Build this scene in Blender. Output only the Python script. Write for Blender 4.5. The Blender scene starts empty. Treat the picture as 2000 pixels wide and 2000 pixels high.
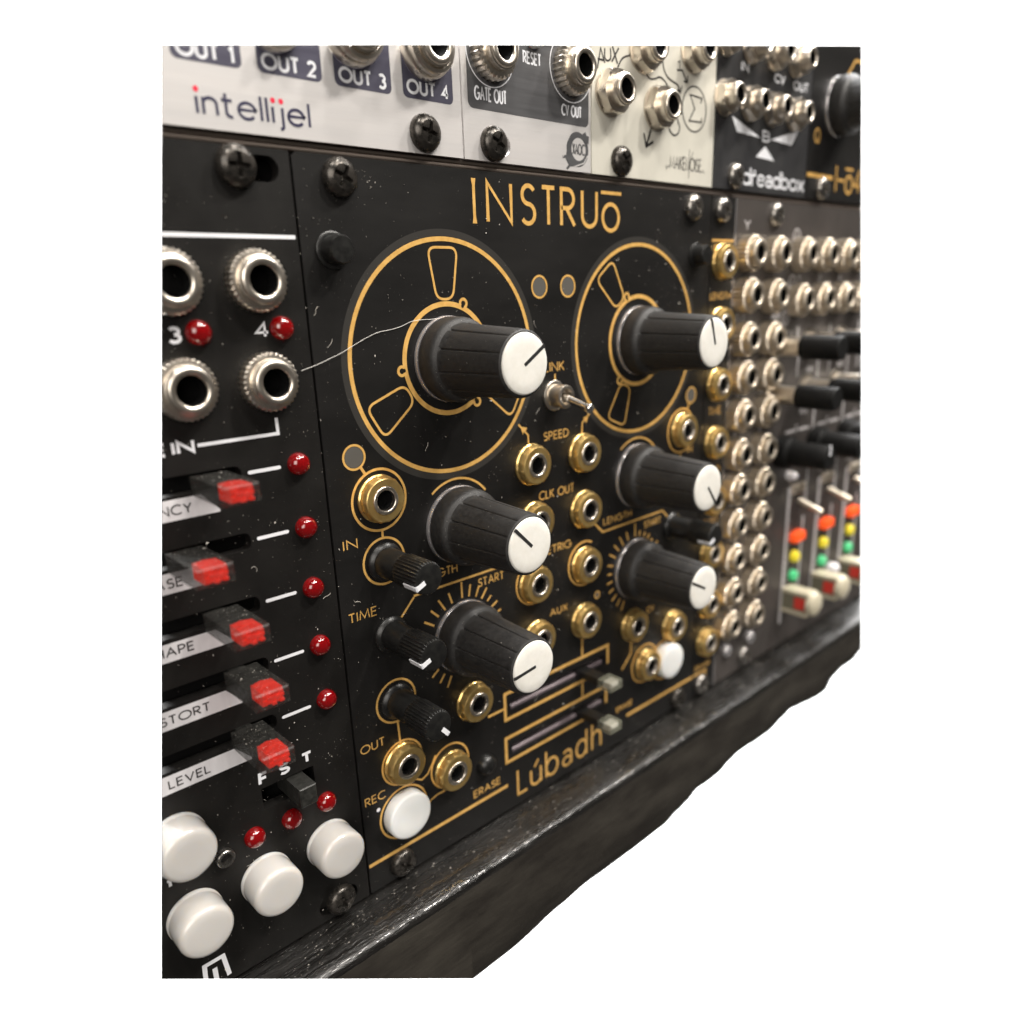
import bpy, bmesh, math, random
from math import pi, cos, sin, radians
from mathutils import Vector, Matrix
from mathutils.geometry import tessellate_polygon
random.seed(7)
S = bpy.context.scene
COL = S.collection
MM = 0.001
# panel space (mm): x right, y up along the rack face, z out of the face.  World (m): x, -z, y.
def W(x, y, z): return Vector((x*MM, -z*MM, y*MM))

# ------------------------------------------------------------------ camera
cam_d = bpy.data.cameras.new('camera')
cam = bpy.data.objects.new('camera', cam_d); COL.objects.link(cam)
right = W(0.725650, -0.028748, 0.687463); down = W(-0.228099, -0.952679, 0.200931); fwd = W(0.649155, -0.302616, -0.697870)
right.normalize(); down.normalize(); fwd.normalize()
m = Matrix.Identity(4)
for i in range(3):
    m[i][0] = right[i]; m[i][1] = -down[i]; m[i][2] = -fwd[i]
EYE = W(-59.476, -20.0137, 110.206)
m.translation = EYE
cam.matrix_world = m
cam_d.sensor_fit = 'HORIZONTAL'; cam_d.sensor_width = 36
cam_d.lens = 1518.563/2000*36
cam_d.shift_x = -25.96/2000; cam_d.shift_y = 54.35/2000
cam_d.clip_start = 0.005; cam_d.clip_end = 20
cam_d.dof.use_dof = True; cam_d.dof.focus_distance = 0.131; cam_d.dof.aperture_fstop = 12.5
S.camera = cam

# ------------------------------------------------------------------ world, lamps, exposure
w = bpy.data.worlds.new('World'); S.world = w; w.use_nodes = True
bg = w.node_tree.nodes['Background']; bg.inputs[0].default_value = (1.0, 0.93, 0.85, 1); bg.inputs[1].default_value = 0.06
S.view_settings.view_transform = 'Standard'; S.view_settings.look = 'None'
S.view_settings.exposure = 0; S.view_settings.gamma = 1
def lamp(name, loc, target, size, power, color=(1.0, 0.95, 0.885), sy=None):
    d = bpy.data.lights.new(name, 'AREA'); d.energy = power; d.color = color
    d.shape = 'RECTANGLE' if sy else 'SQUARE'; d.size = size
    if sy: d.size_y = sy
    o = bpy.data.objects.new(name, d); COL.objects.link(o); o.location = loc
    o.rotation_euler = (Vector(target)-Vector(loc)).to_track_quat('-Z', 'Y').to_euler()
    return o
T0 = (0.05, 0, -0.06)
lamp('ceiling_lamp', (0.60, -0.70, 1.05), T0, 0.11, 13.5)
lamp('ceiling_lamp', (0.15, -0.95, 1.15), T0, 0.11, 8.5)
lamp('ceiling_lamp', (-0.30, -0.60, 1.15), T0, 0.11, 6.0)
lamp('ceiling_lamp', (0.95, -0.45, 0.9), T0, 0.11, 7.5)
lamp('ceiling_lamp', (0.30, -0.30, 1.1), T0, 0.10, 6)
lamp('front_fill', (-0.75, -0.85, 0.35), T0, 0.7, 9, (1, .94, .87))  # added front fill, gives the metal jacks a broad bright reflection
BD = (0.62, 0.62, -0.28)
lamp('backdrop_fill', (0.05, 0.45, 0.62), BD, 0.35, 17, (1, 1, 1))  # added lights, this and the next ones, only to whiten the backdrop
lamp('backdrop_fill', (0.62, 0.12, 0.55), BD, 0.35, 14, (1, 1, 1))
lamp('backdrop_fill', (-0.05, 0.35, -0.8), (0.15, 0.95, -0.6), 0.35, 14, (1, 1, 1))
lamp('backdrop_fill', (0.5, 0.0, -0.8), (0.95, 0.35, -0.65), 0.35, 13, (1, 1, 1))
lamp('backdrop_fill', (0.25, 0.15, -0.95), (0.6, 0.65, -0.75), 0.35, 8, (1, 1, 1))

# ------------------------------------------------------------------ materials
MATS = {}
def mat(name, col, rough=0.5, metal=0.0, coat=0.0, trans=0.0, bump=None, vary=None, aniso=None, emit=None, spec=None, sss=0, crough=0.05):
    mt = bpy.data.materials.new(name); mt.use_nodes = True
    nt = mt.node_tree; b = nt.nodes['Principled BSDF']
    b.inputs['Base Color'].default_value = (*col, 1); b.inputs['Roughness'].default_value = rough
    b.inputs['Metallic'].default_value = metal; b.inputs['Coat Weight'].default_value = coat; b.inputs['Coat Roughness'].default_value = crough
    b.inputs['Transmission Weight'].default_value = trans
    if spec is not None: b.inputs['Specular IOR Level'].default_value = spec
    if sss:
        b.inputs['Subsurface Weight'].default_value = sss; b.inputs['Subsurface Scale'].default_value = 0.0012
        b.inputs['Subsurface Radius'].default_value = (1, .8, .6)
    if emit: b.inputs['Emission Color'].default_value = (*emit[:3], 1); b.inputs['Emission Strength'].default_value = emit[3]
    tc = nt.nodes.new('ShaderNodeTexCoord')
    def noise(scale, stretch=(1, 1, 1), detail=4, rg=0.55):
        mp = nt.nodes.new('ShaderNodeMapping'); mp.inputs['Scale'].default_value = stretch
        nt.links.new(tc.outputs['Object'], mp.inputs['Vector'])
        n = nt.nodes.new('ShaderNodeTexNoise'); n.inputs['Scale'].default_value = scale; n.inputs['Detail'].default_value = detail
        n.inputs['Roughness'].default_value = rg
        nt.links.new(mp.outputs[0], n.inputs['Vector']); return n
    if bump:
        sc, dist, stretch = bump
        n = noise(sc, stretch); bp = nt.nodes.new('ShaderNodeBump'); bp.inputs['Distance'].default_value = dist*MM; bp.inputs['Strength'].default_value = 1
        nt.links.new(n.outputs[0], bp.inputs['Height']); nt.links.new(bp.outputs[0], b.inputs['Normal'])
    if vary:
        sc, c2, r2, stretch = vary
        n = noise(sc, stretch, 5, .65)
        rmp = nt.nodes.new('ShaderNodeValToRGB'); rmp.color_ramp.elements[0].position = .36; rmp.color_ramp.elements[1].position = .66
        rmp.color_ramp.elements[0].color = (*col, 1); rmp.color_ramp.elements[1].color = (*c2, 1)
        nt.links.new(n.outputs[0], rmp.inputs[0]); nt.links.new(rmp.outputs[0], b.inputs['Base Color'])
        mr = nt.nodes.new('ShaderNodeMapRange'); mr.inputs['From Min'].default_value = .35; mr.inputs['From Max'].default_value = .65
        mr.inputs['To Min'].default_value = rough; mr.inputs['To Max'].default_value = r2
        nt.links.new(n.outputs[0], mr.inputs[0]); nt.links.new(mr.outputs[0], b.inputs['Roughness'])
    MATS[name] = mt; return mt
U = (1, 1, 1)
M_black = mat('matte_black_panel', (.0075, .007, .0065), .44, bump=(2600, .02, U), vary=(90, (.0095, .0088, .008), .54, U), spec=.28)
M_pcb = mat('satin_black_panel', (.0065, .0062, .006), .40, bump=(3500, .008, U), vary=(60, (.0105, .0098, .0092), .5, (.3, 1, 1)), spec=.36)
M_ghost = mat('translucent_board_band', (.032, .030, .027), .4, bump=(3500, .006, U))
M_board = mat('bare_board_spot', (.095, .09, .08), .45)
M_gold = mat('gold_print', (.84, .51, .155), .42, .25, bump=(5000, .004, U), vary=(700, (.68, .385, .10), .36, U))
M_brass = mat('brass', (.95, .69, .27), .31, .9, bump=(900, .003, U), vary=(420, (.80, .52, .18), .34, U))
M_nickel = mat('nickel', (.80, .73, .64), .27, 1, bump=(700, .003, U), vary=(500, (.70, .64, .55), .38, U))
M_nickelw = mat('warm_nickel', (.74, .65, .53), .34, .95, bump=(700, .004, U), vary=(500, (.62, .55, .45), .45, U))
M_chrome = mat('chrome', (.86, .85, .83), .12, 1)
M_hole = mat('socket_darkness', (.006, .006, .006), .8, spec=.05)  # near-black colour stands in for the shade inside bores and slots
M_knob = mat('black_knob_plastic', (.011, .0105, .0105), .5, bump=(3800, .04, U), vary=(1500, (.024, .023, .022), .62, U))
M_knobg = mat('glossy_black_plastic', (.007, .007, .007), .3, bump=(1500, .012, U), vary=(900, (.012, .012, .011), .4, U))
M_deep = mat('flat_black_rubber', (.004, .004, .004), .6, spec=.25)
M_cap = mat('ivory_cap', (.76, .745, .70), .32, sss=.1, bump=(900, .01, U), vary=(500, (.70, .685, .63), .42, U))
M_btn = mat('milky_button', (.54, .525, .505), .22, sss=.8, coat=.7, bump=(300, .006, U))
M_btn2 = mat('white_button', (.80, .81, .80), .28, sss=.3, coat=.1)
M_mark = mat('black_mark', (.02, .02, .02), .5)
M_white = mat('white_print', (.74, .75, .78), .45, bump=(4000, .004, U))
M_grey = mat('grey_print', (.46, .44, .44), .5)
M_led = mat('red_lens', (.17, .0004, .0015), .12, coat=1, crough=.02, sss=.3, emit=(.9, .0, .0, .02))
M_redins = mat('red_light_guide', (.95, .03, .015), .12, bump=(420, .9, U), emit=(1, .025, .005, .55), vary=(900, (.45, .002, .003), .3, U), spec=.25)
M_smoke = mat('smoked_plastic', (.014, .014, .013), .22, bump=(1500, .02, U), vary=(1400, (.05, .05, .045), .6, U), spec=.35)
M_smoke.node_tree.nodes['Principled BSDF'].inputs['Alpha'].default_value = .5
M_lever = mat('grey_black_plastic', (.010, .010, .009), .4, bump=(1500, .02, U), vary=(1400, (.024, .024, .021), .6, U))
M_silver = mat('silver_label', (.66, .65, .67), .35, .15, vary=(220, (.80, .79, .81), .45, (1, 1, .2)))
M_navy = mat('navy_print', (.032, .03, .07), .5)
M_alu = mat('brushed_aluminium', (.78, .76, .75), .40, .55, bump=(900, .012, (.04, 1, 1)), vary=(500, (.68, .655, .64), .52, (.03, 1, 1)))
M_slate = mat('slate_print', (.075, .075, .078), .42, .2, bump=(900, .006, (.04, 1, 1)), vary=(700, (.10, .10, .105), .5, (.04, 1, 1)))
M_violet = mat('slate_blue_print', (.075, .072, .105), .42, .35, bump=(900, .006, (.04, 1, 1)), vary=(500, (.10, .097, .135), .5, (.04, 1, 1)))
M_cream = mat('cream_panel', (.66, .64, .56), .42, .15, bump=(1500, .006, U), vary=(120, (.61, .59, .515), .5, U))
M_ink = mat('black_ink', (.02, .018, .018), .5)
M_dread = mat('graphite_panel', (.022, .022, .024), .42, bump=(3500, .01, U), vary=(90, (.03, .03, .031), .5, U))
M_mix = mat('brown_black_panel', (.045, .040, .037), .40, bump=(2500, .012, U), vary=(70, (.057, .049, .045), .5, U))
M_screw = mat('black_screw', (.035, .033, .03), .22, .75, bump=(900, .03, U), vary=(700, (.09, .08, .07), .35, U))
M_screwn = mat('steel_screw', (.34, .32, .30), .22, .95, bump=(900, .03, U), vary=(700, (.2, .19, .17), .35, U))
M_rail = mat('dark_rail', (.26, .215, .185), .33, .8, bump=(1200, .01, (.05, 1, 1)))
M_fader = mat('grey_violet_rail', (.15, .12, .13), .35, .2)
M_wood = mat('black_painted_wood', (.006, .0057, .0053), .22, coat=.4, crough=.06, bump=(1900, .26, (.2, 1, 1)), vary=(600, (.014, .013, .012), .4, (.12, 1, 1)))
M_woodf = mat('worn_black_board', (.014, .0115, .009), .55, bump=(1300, .12, (.12, 1, 1)), vary=(170, (.028, .024, .018), .72, (.35, 1, 1)))
M_case = mat('case_board', (.02, .018, .016), .7)
M_beige = mat('beige_fader_cap', (.50, .455, .34), .35, sss=.1, coat=.2)
M_olive = mat('clear_fader_side', (.16, .15, .105), .35)
M_redp = mat('red_fader_insert', (.62, .05, .035), .4)
M_yel = mat('yellow_lamp', (.72, .60, .03), .3, emit=(.9, .75, .03, .2))
M_grn = mat('green_lamp', (.07, .48, .20), .3, emit=(.05, .8, .3, .15))
M_ora = mat('orange_lamp', (.9, .09, .015), .3, emit=(1, .10, .015, .5))
M_wled = mat('white_dome', (.80, .78, .80), .2, sss=.2)
M_dust = mat('dust', (.62, .58, .52), .7)
M_hair = mat('white_fibre', (.8, .78, .74), .3)
M_clear = mat('clear_plastic', (.22, .22, .17), .12, spec=.6)
M_clear.node_tree.nodes['Principled BSDF'].inputs['Alpha'].default_value = .45
M_edge = mat('panel_edge_metal', (.55, .53, .54), .25, .75)
M_paper = mat('white_backdrop', (.92, .92, .92), .9, spec=.0)

# ------------------------------------------------------------------ mesh builder (all coordinates in panel space, mm)
class MB:
    def __init__(s): s.v = []; s.f = []; s.m = []; s.k = 0
    def add(s, vs, fs, mi=0):
        o = len(s.v); s.v += [tuple(p) for p in vs]; s.f += [tuple(i+o for i in f) for f in fs]; s.m += [mi]*len(fs); return s
    def lathe(s, prof, seg=40, mi=0, c=(0, 0), rf=None, close=True, ph=0):
        vs = []; n = len(prof)
        for i in range(seg):
            a = 2*pi*i/seg+ph
            for (r, z) in prof:
                k = rf(a, r, z) if rf else 1
                vs.append((c[0]+r*k*cos(a), c[1]+r*k*sin(a), z))
        fs = []
        for i in range(seg):
            j = (i+1) % seg
            for q in range(n-1):
                fs.append((i*n+q, j*n+q, j*n+q+1, i*n+q+1))
        if close:
            fs.append(tuple(i*n for i in range(seg))[::-1])
            fs.append(tuple(i*n+n-1 for i in range(seg)))
        return s.add(vs, fs, mi)
    def plate(s, outer, holes=(), z=0, t=2, ch=0.25, mi=0):
        loops = [outer]+list(holes)
        tris = tessellate_polygon([[Vector((p[0], p[1], 0)) for p in l] for l in loops])
        flat = [p for l in loops for p in l]
        vs = [(p[0], p[1], z) for p in flat]
        fs = []
        for t3 in tris:
            a, b_, c = [Vector((flat[i][0], flat[i][1], 0)) for i in t3]
            fs.append(tuple(t3) if (b_-a).cross(c-a).z > 0 else tuple(t3)[::-1])
        n = len(flat)
        vs += [(p[0], p[1], z-t) for p in flat]
        fs += [tuple(i+n for i in f)[::-1] for f in fs[:]]
        o = 0
        for li, l in enumerate(loops):
            k = len(l)
            area = sum(l[i][0]*l[(i+1) % k][1]-l[(i+1) % k][0]*l[i][1] for i in range(k))
            for i in range(k):
                a, b_ = o+i, o+(i+1) % k
                q = (b_, a, a+n, b_+n)
                if (area > 0) == (li > 0): q = q[::-1]
                fs.append(q)
            o += k
        return s.add(vs, fs, mi)
    def prism(s, poly, z0, z1, ch=0.0, mi=0):
        """extruded polygon with a chamfered front edge"""
        k = len(poly)
        area = sum(poly[i][0]*poly[(i+1) % k][1]-poly[(i+1) % k][0]*poly[i][1] for i in range(k))
        if area < 0: poly = poly[::-1]
        cx = sum(p[0] for p in poly)/k; cy = sum(p[1] for p in poly)/k
        ins = []
        for i in range(k):
            a, b_, c = Vector(poly[i-1]), Vector(poly[i]), Vector(poly[(i+1) % k])
            d1 = (b_-a).normalized(); d2 = (c-b_).normalized()
            n1 = Vector((-d1.y, d1.x)); n2 = Vector((-d2.y, d2.x)); nn = n1+n2
            nn = nn/max(.3, nn.length_squared/2)
            ins.append((b_.x+nn.x*ch, b_.y+nn.y*ch))
        vs = [(p[0], p[1], z0) for p in poly]+[(p[0], p[1], z1-ch) for p in poly]+[(p[0], p[1], z1) for p in ins]
        fs = [tuple(range(k))[::-1], tuple(range(2*k, 3*k))]
        for i in range(k):
            j = (i+1) % k
            fs += [(i, j, j+k, i+k), (i+k, j+k, j+2*k, i+2*k)]
        return s.add(vs, fs, mi)
    def box(s, x0, x1, y0, y1, z0, z1, ch=0.0, mi=0):
        return s.prism([(x0, y0), (x1, y0), (x1, y1), (x0, y1)], z0, z1, ch, mi)
    def ribbon(s, pts, wd, z=0.03, closed=False, mi=0, cap=False):
        """flat printed line"""
        s.k += 1; z = z+0.004*(s.k % 6)
        pts = [Vector((p[0], p[1])) for p in pts]
        q = [pts[0]]
        for p in pts[1:]:
            if (p-q[-1]).length > 1e-4: q.append(p)
        pts = q
        if closed and (pts[0]-pts[-1]).length < 1e-3: pts.pop()
        n = len(pts)
        if n < 2: return s
        if cap and not closed:
            d0 = (pts[0]-pts[1]).normalized(); d1 = (pts[-1]-pts[-2]).normalized()
        vs = []
        for i in range(n):
            a = pts[i-1] if (i > 0 or closed) else None
            c = pts[(i+1) % n] if (i < n-1 or closed) else None
            b_ = pts[i]
            d1 = (b_-a).normalized() if a is not None else None
            d2 = (c-b_).normalized() if c is not None else None
            if d1 is None: d1 = d2
            if d2 is None: d2 = d1
            nn = Vector((-d1.y, d1.x))+Vector((-d2.y, d2.x))
            nn = nn/max(.35, nn.length_squared/2)*0.5*wd
            nn = nn if nn.length < wd*.95 else nn.normalized()*wd*.95
            vs += [(b_.x+nn.x, b_.y+nn.y, z), (b_.x-nn.x, b_.y-nn.y, z)]
        fs = [(2*i+1, 2*i+3, 2*i+2, 2*i) for i in range(n-1)]
        if closed: fs.append((2*n-1, 1, 0, 2*n-2))
        s.add(vs, fs, mi)
        if cap and not closed:
            for e, d in ((pts[0], d0), (pts[-1], d1 if n > 1 else d0)):
                a0 = math.atan2(d.y, d.x) if True else 0
                s.add([(e.x, e.y, z)]+[(e.x+wd/2*cos(a0-pi/2+pi*j/8), e.y+wd/2*sin(a0-pi/2+pi*j/8), z) for j in range(9)],
                      [(0, j+1, j+2) for j in range(8)], mi)
        return s
    def fill(s, pts, z=0.03, mi=0):
        k = len(pts); area = sum(pts[i][0]*pts[(i+1) % k][1]-pts[(i+1) % k][0]*pts[i][1] for i in range(k))
        if area < 0: pts = pts[::-1]
        return s.add([(p[0], p[1], z) for p in pts], [tuple(range(k))], mi)
    def tube(s, pts, r, seg=8, mi=0):
        P = [Vector(p) for p in pts]; vs = []
        for i, p in enumerate(P):
            d = (P[min(i+1, len(P)-1)]-P[max(i-1, 0)]).normalized()
            u = d.cross(Vector((0, 0, 1)));  u = u.normalized() if u.length > 1e-3 else Vector((1, 0, 0))
            v = d.cross(u); rr = r[i] if isinstance(r, (list, tuple)) else r
            for j in range(seg):
                a = 2*pi*j/seg; vs.append(p+u*rr*cos(a)+v*rr*sin(a))
        fs = [(i*seg+j, i*seg+(j+1) % seg, (i+1)*seg+(j+1) % seg, (i+1)*seg+j) for i in range(len(P)-1) for j in range(seg)]
        fs += [tuple(range(seg)), tuple(range((len(P)-1)*seg, len(P)*seg))[::-1]]
        return s.add(vs, fs, mi)
    def mesh(s, name, mats, smooth=35):
        me = bpy.data.meshes.new(name)
        me.from_pydata([W(*p) for p in s.v], [], [f for f in s.f])
        if not isinstance(mats, (list, tuple)): mats = [mats]
        for q in mats: me.materials.append(q)
        me.polygons.foreach_set('material_index', s.m)
        if smooth:
            me.polygons.foreach_set('use_smooth', [True]*len(me.polygons)); me.set_sharp_from_angle(angle=radians(smooth))
        me.update(); return me
    def build(s, name, mats, parent=None, at=(0, 0, 0), smooth=35):
        return put(s.mesh(name, mats, smooth), name, parent, at)
def wloc(o):
    v = o.location.copy()
    while o.parent: o = o.parent; v += o.location
    return v
def put(me, name, parent=None, at=(0, 0, 0), rot=0, label=None):
    """at is in panel space (mm); rot is clockwise degrees seen from the front"""
    o = bpy.data.objects.new(name, me); COL.objects.link(o)
    o.location = W(*at)
    if parent: o.parent = parent; o.location = W(*at)-wloc(parent)
    o.rotation_euler.y = radians(rot)
    if label: o['label'] = label
    return o
def thing(name, label, cat, at, group=None):
    o = bpy.data.objects.new(name, None); COL.objects.link(o); o.location = W(*at); o.empty_display_size = .005
    o['label'] = label; o['category'] = cat
    if group: o['group'] = group
    return o
def circle(cx, cy, r, n=48, a0=0, a1=360, ry=None):
    ry = r if ry is None else ry
    full = abs(a1-a0) >= 360
    return [(cx+r*cos(radians(a0+(a1-a0)*i/(n if full else n-1))), cy+ry*sin(radians(a0+(a1-a0)*i/(n if full else n-1)))) for i in range(n)]
def rrect(x0, x1, y0, y1, r, n=5):
    p = []
    for cx, cy, a in ((x1-r, y1-r, 0), (x0+r, y1-r, 90), (x0+r, y0+r, 180), (x1-r, y0+r, 270)):
        p += [(cx+r*cos(radians(a+90*i/n)), cy+r*sin(radians(a+90*i/n))) for i in range(n+1)]
    return p
def rounded(pts, r, n=5):
    """round the corners of a polygon"""
    out = []; k = len(pts)
    for i in range(k):
        a, b_, c = Vector(pts[i-1]), Vector(pts[i]), Vector(pts[(i+1) % k])
        u = (a-b_); v = (c-b_); rr = min(r, u.length*.45, v.length*.45)
        p0 = b_+u.normalized()*rr; p1 = b_+v.normalized()*rr
        for j in range(n+1):
            t = j/n; q = p0*(1-t)**2+b_*2*t*(1-t)+p1*t*t; out.append((q.x, q.y))
    return out

# ------------------------------------------------------------------ stroke lettering
G = {
 'A': (.78, '0,0 .39,1 .78,0;.15,.36 .63,.36'), 'B': (.52, '0,0 0,1 .25,1 @.25,.76,.24,.24,90,-90 0,.52;.26,.52 @.27,.26,.26,.26,90,-90 0,0'),
 'C': (.80, '@.5,.5,.5,.5,50,310'), 'D': (.70, '.2,0 0,0 0,1 .2,1 @.2,.5,.5,.5,90,-90'), 'E': (.48, '.48,1 0,1 0,0 .48,0;0,.52 .44,.52'),
 'F': (.46, '.46,1 0,1 0,0;0,.52 .42,.52'), 'G': (.98, '@.5,.5,.5,.5,45,358 .58,.48'), 'H': (.66, '0,0 0,1;.66,0 .66,1;0,.52 .66,.52'),
 'I': (.0, '0,0 0,1'), 'K': (.58, '0,0 0,1;.55,1 0,.42;.16,.58 .58,0'), 'L': (.44, '0,1 0,0 .44,0'), 'M': (.92, '0,0 .1,1 .46,.12 .82,1 .92,0'),
 'N': (.70, '0,0 0,1 .7,0 .7,1'), 'O': (1.0, '@.5,.5,.5,.5,0,360'), 'P': (.50, '0,0 0,1 .24,1 @.24,.74,.26,.26,90,-90 0,.48'),
 'Q': (1.0, '@.5,.5,.5,.5,0,360;.6,.3 1,-.05'), 'R': (.54, '0,0 0,1 .24,1 @.24,.74,.26,.26,90,-90 0,.48;.2,.48 .54,0'),
 'S': (.50, '@.27,.76,.23,.24,30,262 @.25,.26,.25,.26,82,-145'), 'T': (.56, '0,1 .56,1;.28,1 .28,0'),
 'U': (.62, '0,1 0,.3 @.31,.3,.31,.3,180,360 .62,1'), 'V': (.7, '0,1 .35,0 .7,1'), 'X': (.6, '0,0 .6,1;0,1 .6,0'), 'Y': (.62, '0,1 .31,.46 .62,1;.31,.46 .31,0'),
 'Z': (.56, '0,1 .56,1 0,0 .56,0'), '1': (.22, '0,.8 .2,1 .2,0'), '2': (.54, '@.27,.72,.26,.27,165,-35 0,0 .54,0'),
 '3': (.52, '@.25,.75,.23,.24,145,-90;@.25,.27,.26,.27,90,-150'), '4': (.58, '.43,0 .43,1 0,.3 .58,.3'), '7': (.5, '0,1 .5,1 .15,0'),
 '-': (.3, '0,.45 .3,.45'), ' ': (.28, ''), '.': (.05, '0,0 0,.06'),
 'i': (.0, '0,0 0,.66'), 'j': (.14, '.14,.66 .14,-.12 @0,-.12,.14,.13,0,-80'), 'n': (.42, '0,0 0,.66;0,.42 @.21,.42,.21,.24,180,0 .42,0'),
 't': (.30, '.1,.92 .1,.16 @.26,.16,.16,.16,180,280;-.04,.66 .3,.66'), 'e': (.56, '.02,.36 .56,.36 @.28,.33,.28,.33,5,320'), 'l': (.0, '0,0 0,1'),
 'u': (.44, '0,.66 0,.24 @.22,.24,.22,.24,180,360 .44,.66;.44,.3 .44,0'), 'b': (.56, '0,0 0,1;@.28,.33,.28,.33,0,360'),
 'a': (.46, '.04,.58 @.23,.45,.23,.21,125,0 .46,0;@.22,.19,.22,.19,0,360'), 'd': (.56, '.56,0 .56,1;@.28,.33,.28,.33,0,360'),
 'h': (.44, '0,0 0,1;0,.42 @.22,.42,.22,.24,180,0 .44,0'), 'r': (.28, '0,0 0,.66;0,.40 @.22,.42,.22,.24,180,70'),
 'o': (.62, '@.31,.33,.31,.33,0,360'), 'x': (.5, '0,0 .5,.66;0,.66 .5,0'),
}
def strokes(ch):
    wd, spec = G[ch]; out = []
    for st in spec.split(';'):
        pts = []
        for tk in st.split():
            if tk[0] == '@':
                cx, cy, rx, ry, a0, a1 = map(float, tk[1:].split(','))
                n = max(4, int(abs(a1-a0)/12))
                pts += [(cx+rx*cos(radians(a0+(a1-a0)*i/n)), cy+ry*sin(radians(a0+(a1-a0)*i/n))) for i in range(n+1)]
            else: pts.append(tuple(map(float, tk.split(','))))
        if pts: out.append(pts)
    return wd, out
def text(mb, s, x0, x1, y, h, wt, gap=.24, z=.03, slant=0, cap=False, mi=0):
    tot = sum(strokes(c)[0] for c in s)+gap*(len(s)-1)
    k = (x1-x0-wt)/tot; x = x0+wt/2
    hh = h-wt
    for c in s:
        wd, sts = strokes(c)
        for st in sts:
            pts = [(x+px*k+slant*(py*hh), y+wt/2+py*hh) for px, py in st]
            closed = len(pts) > 8 and (Vector(pts[0])-Vector(pts[-1])).length < .02
            mb.ribbon(pts, wt, z, closed, mi, cap and not closed)
        x += (wd+gap)*k
    return mb

# ------------------------------------------------------------------ shared meshes
def serr(n, d, zmax=1e9, zmin=-1e9, rmin=0):
    return lambda a, r, z: 1+(d/r)*(0.5+0.5*cos(a*n)) if (zmin <= z <= zmax and r > rmin) else 1
SH = {}
def shared(key, fn):
    if key not in SH: SH[key] = fn()
    return SH[key]
def m_brass_nut():
    n = 14
    def rf(a, r, z):
        if .55 < z < 1.9 and r > 3.5: return 1-.035*abs(((a*n/(2*pi)) % 1)-.5)*2*(1 if z < 1.8 else .3)
        return 1
    return MB().lathe([(4.15, 0), (4.15, .35), (3.95, .6), (4.05, .65), (4.05, 1.45), (3.72, 2.1), (3.55, 2.2), (2.5, 2.2), (2.45, 1.6)], 84, rf=rf, close=False).mesh('nut', M_brass, 24)
def m_sleeve(ro=2.45, ri=1.75, z0=1.5, z1=2.45, mt=None, d=6):
    # rim torus and dark bore in one shape, two materials
    b_ = MB()
    prof = [(ro, z0), (ro, z1-.2)]+[((ro+ri)/2+(ro-ri)/2*cos(radians(t)), z1-.25+.25*sin(radians(t))) for t in range(15, 181, 15)]+[(ri, z1-1.0)]
    b_.lathe(prof, 40, close=False)
    b_.lathe([(ri, z1-1.0), (ri*.97, z1-1.4), (ri*.95, .06), (0.02, .06)], 40, mi=1, close=False)
    return b_.mesh('sleeve', [mt or M_nickel, M_hole], 50)
def jack_gold(parent, x, y, ring=None):
    j = put(shared('bn', m_brass_nut), 'patch_jack', parent, (x, y, .05), rot=random.uniform(0, 360))
    put(shared('bs', m_sleeve), 'sleeve', j, (x, y, .05))
    return j
def m_knurl(r, z1, step_r, n=34, dd=.22, chamf=.35, mt=None):
    prof = [(r-dd, 0), (r-dd, z1-chamf), (r-dd-.25, z1-chamf*.3), (r-dd-.6, z1), (step_r, z1), (step_r, z1-.6)]
    return MB().lathe(prof, n*4, rf=serr(n, dd, zmax=z1-chamf*.2, rmin=r*.8), close=False).mesh('nut', mt or M_nickel, 30)
def m_dome_sleeve(ro, ri, z0, z1, steps=True, mt=None):
    b_ = MB()
    prof = [(ro, z0), (ro, z1-.7)]
    if steps: prof += [(ro-.22, z1-.62), (ro-.22, z1-.45)]
    o = ro-.22 if steps else ro
    prof += [((o+ri)/2+(o-ri)/2*cos(radians(t)), z1-.42+.42*sin(radians(t))) for t in range(10, 181, 14)]+[(ri, z1-.55)]
    b_.lathe(prof, 44, close=False)
    b_.lathe([(ri, z1-.55), (ri*.97, z1-3), (ri*.95, .06), (.02, .06)], 44, mi=1, close=False)
    return b_.mesh('sleeve', [mt or M_nickel, M_hole], 50)
def jack_round(parent, x, y):
    j = put(shared('rn', lambda: m_knurl(4.3, 2.1, 3.0)), 'patch_jack', parent, (x, y, .05), rot=random.uniform(0, 360))
    put(shared('rs', lambda: m_dome_sleeve(3.45, 2.05, 1.7, 3.6)), 'sleeve', j, (x, y, .05)); return j
def jack_tall(parent, x, y):
    j = put(shared('tn', lambda: m_knurl(4.3, 3.4, 3.0, 26, .36, mt=M_nickelw)), 'patch_jack', parent, (x, y, .05), rot=random.uniform(0, 360))
    put(shared('ts', lambda: m_dome_sleeve(3.3, 1.8, 2.8, 5.0, mt=M_nickelw)), 'sleeve', j, (x, y, .05)); return j
def jack_fine(parent, x, y):
    j = put(shared('fn', lambda: m_knurl(4.4, 2.4, 3.0, 28, .34, .5)), 'patch_jack', parent, (x, y, .05), rot=random.uniform(0, 360))
    put(shared('fs', lambda: m_dome_sleeve(3.15, 1.85, 2.2, 4.2)), 'sleeve', j, (x, y, .05)); return j
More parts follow.
